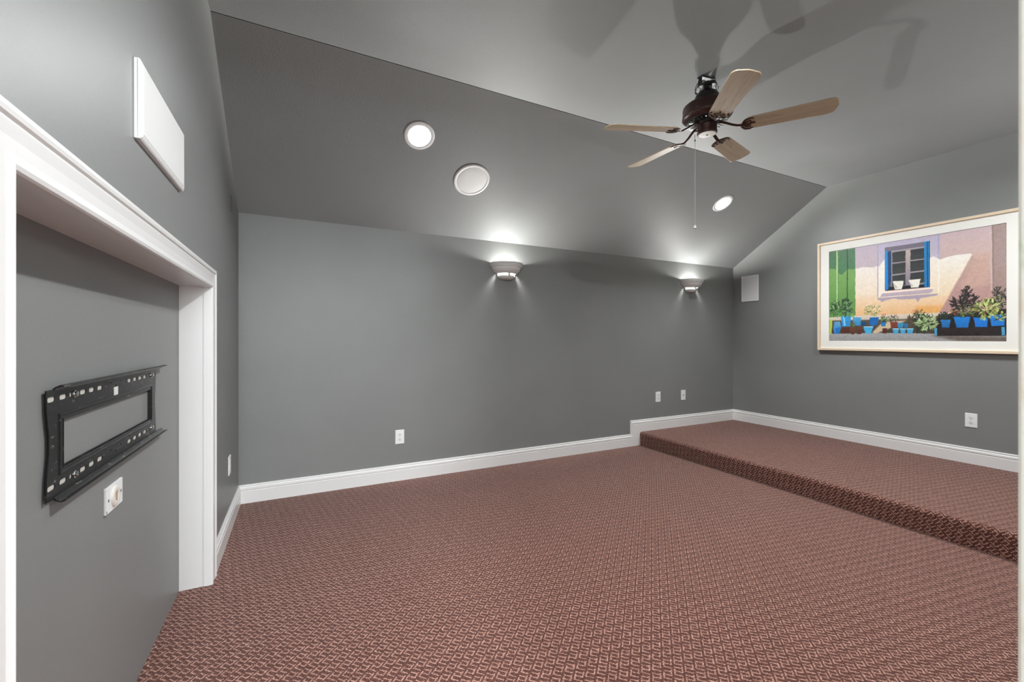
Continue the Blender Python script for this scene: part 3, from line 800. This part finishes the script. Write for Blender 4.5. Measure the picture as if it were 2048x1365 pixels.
('L',14,(907,280),52,46,5,[(180,90,50),(150,80,50)]),
('L',14,(904,212),23,25,7,[(186,200,100),(150,170,84)])]

def lin(c):
    c = np.asarray(c, float)/255
    return np.where(c <= 0.04045, c/12.92, ((c+0.055)/1.055)**2.4)
def paint_print():
    GX, GY = 460, 344
    ss = np.linspace(0, 1000, GX)[None, :].repeat(GY, 0)
    tt = np.linspace(0, 1000, GY)[:, None].repeat(GX, 1)
    rg = np.random.default_rng(7)
    img = np.full((GY, GX, 3), 160.0)
    def field(nx, ny):                                  # smooth random field
        g = rg.normal(size=(ny, nx))
        yi = np.linspace(0, ny-1.001, GY); xi = np.linspace(0, nx-1.001, GX)
        y0, x0 = yi.astype(int), xi.astype(int); fy, fx = (yi-y0)[:, None], (xi-x0)[None, :]
        return (g[y0][:, x0]*(1-fy)*(1-fx)+g[y0+1][:, x0]*fy*(1-fx)+g[y0][:, x0+1]*(1-fy)*fx+g[y0+1][:, x0+1]*fy*fx)
    wob = field(60, 46)*1.6
    def poly(pts, c1, c2, soft):
        pts = np.array(pts, float)
        lo, hi = pts.min(0)-soft*3-3, pts.max(0)+soft*3+3
        x0, x1 = np.clip(((lo[0])/1000*(GX-1)).astype(int), 0, GX-1), np.clip(int(hi[0]/1000*(GX-1))+2, 0, GX)
        y0, y1 = np.clip(int(lo[1]/1000*(GY-1)), 0, GY-1), np.clip(int(hi[1]/1000*(GY-1))+2, 0, GY)
        if x1 <= x0 or y1 <= y0: return
        X, Y = ss[y0:y1, x0:x1]+wob[y0:y1, x0:x1]*(0.6 if soft else 0.2), tt[y0:y1, x0:x1]
        ins = np.zeros(X.shape, bool); dist = np.full(X.shape, 1e9)
        n_ = len(pts)
        for i in range(n_):
            (xa, ya), (xb, yb) = pts[i], pts[i-1]
            c = (ya > Y) != (yb > Y)
            ins ^= c & (X < (xb-xa)*(Y-ya)/(yb-ya if yb != ya else 1e-9)+xa)
            dx, dy = xb-xa, yb-ya; q = np.clip(((X-xa)*dx+(Y-ya)*dy)/(dx*dx+dy*dy+1e-9), 0, 1)
            dist = np.minimum(dist, np.hypot(X-xa-q*dx, Y-ya-q*dy))
        sd = np.where(ins, dist, -dist); s_ = max(soft, 0.9)
        al = np.clip(sd/(2*s_)+0.5, 0, 1)[..., None]
        k = np.clip((hi[1]-Y)/(hi[1]-lo[1]+1e-9), 0, 1)[..., None]
        col = np.array(c1, float)*(1-k)+np.array(c2 or c1, float)*k
        img[y0:y1, x0:x1] = img[y0:y1, x0:x1]*(1-al)+col*al
    rl = random.Random(11)
    for it in PAINT:
        if it[0] == 'P': poly(it[4], it[1], it[2], it[3])
        else:
            _, n_, (cx, cy), rx, ry, sz, cols = it
            for q in range(n_):
                a = rl.uniform(0, 2*PI); rad = math.sqrt(rl.random())
                x, y = cx+rx*rad*math.cos(a), cy+ry*rad*math.sin(a)
                # leaves point away from the middle of the plant
                ang = math.atan2((y-cy)+ry*0.35, x-cx)+rl.uniform(-0.7, 0.7)
                l_, w_ = sz*rl.uniform(0.8, 1.7), sz*rl.uniform(0.28, 0.5)
                ca, sa = math.cos(ang), math.sin(ang)
                pts = [(x+ca*u*l_-sa*v*w_, y+(sa*u*l_+ca*v*w_)*1.33) for u, v in ((-1, 0), (-0.4, 0.8), (0.4, 0.7), (1.1, 0), (0.4, -0.7), (-0.4, -0.8))]
                c = rl.choice(cols); poly(pts, c, None, 0)
    img += (field(230, 170)*3.0+field(90, 60)*2.2)[..., None]
    low = tt < 78
    img += np.where(low, field(300, 250)*9, 0)[..., None]
    img = img*0.86+img.mean(-1, keepdims=True)*0.14
    colr = lin(np.clip(img, 2, 252))*PRINT_GAIN
    vs = np.stack([ax0+(ax1-ax0)*ss/1000, az0+(az1-az0)*tt/1000, np.full_like(ss, 0.0135)], -1).reshape(-1, 3)
    idx = np.arange(GX*GY).reshape(GY, GX)
    fs = np.stack([idx[:-1, :-1], idx[:-1, 1:], idx[1:, 1:], idx[1:, :-1]], -1).reshape(-1, 4)
    me = bpy.data.meshes.new('print')
    me.vertices.add(len(vs)); me.vertices.foreach_set('co', vs.astype(np.float32).ravel())
    me.loops.add(fs.size); me.loops.foreach_set('vertex_index', fs.astype(np.int32).ravel())
    me.polygons.add(len(fs)); me.polygons.foreach_set('loop_start', np.arange(0, fs.size, 4, dtype=np.int32))
    me.update()
    ca = me.color_attributes.new('ink', 'FLOAT_COLOR', 'POINT')
    ca.data.foreach_set('color', np.concatenate([np.clip(colr, 0, 1).reshape(-1, 3), np.ones((GX*GY, 1))], 1).astype(np.float32).ravel())
    m = material('printed_picture', (0.5, 0.5, 0.5), 0.5, 0, 0.3)
    at = nd(m, 'ShaderNodeAttribute', attribute_name='ink')
    ln(m, at.outputs['Color'], BS(m).inputs['Base Color'])
    me.materials.append(m)
    o = bpy.data.objects.new('print', me); C.objects.link(o); o.parent = t
    return o
PRINT_GAIN = 1.2
paint_print()
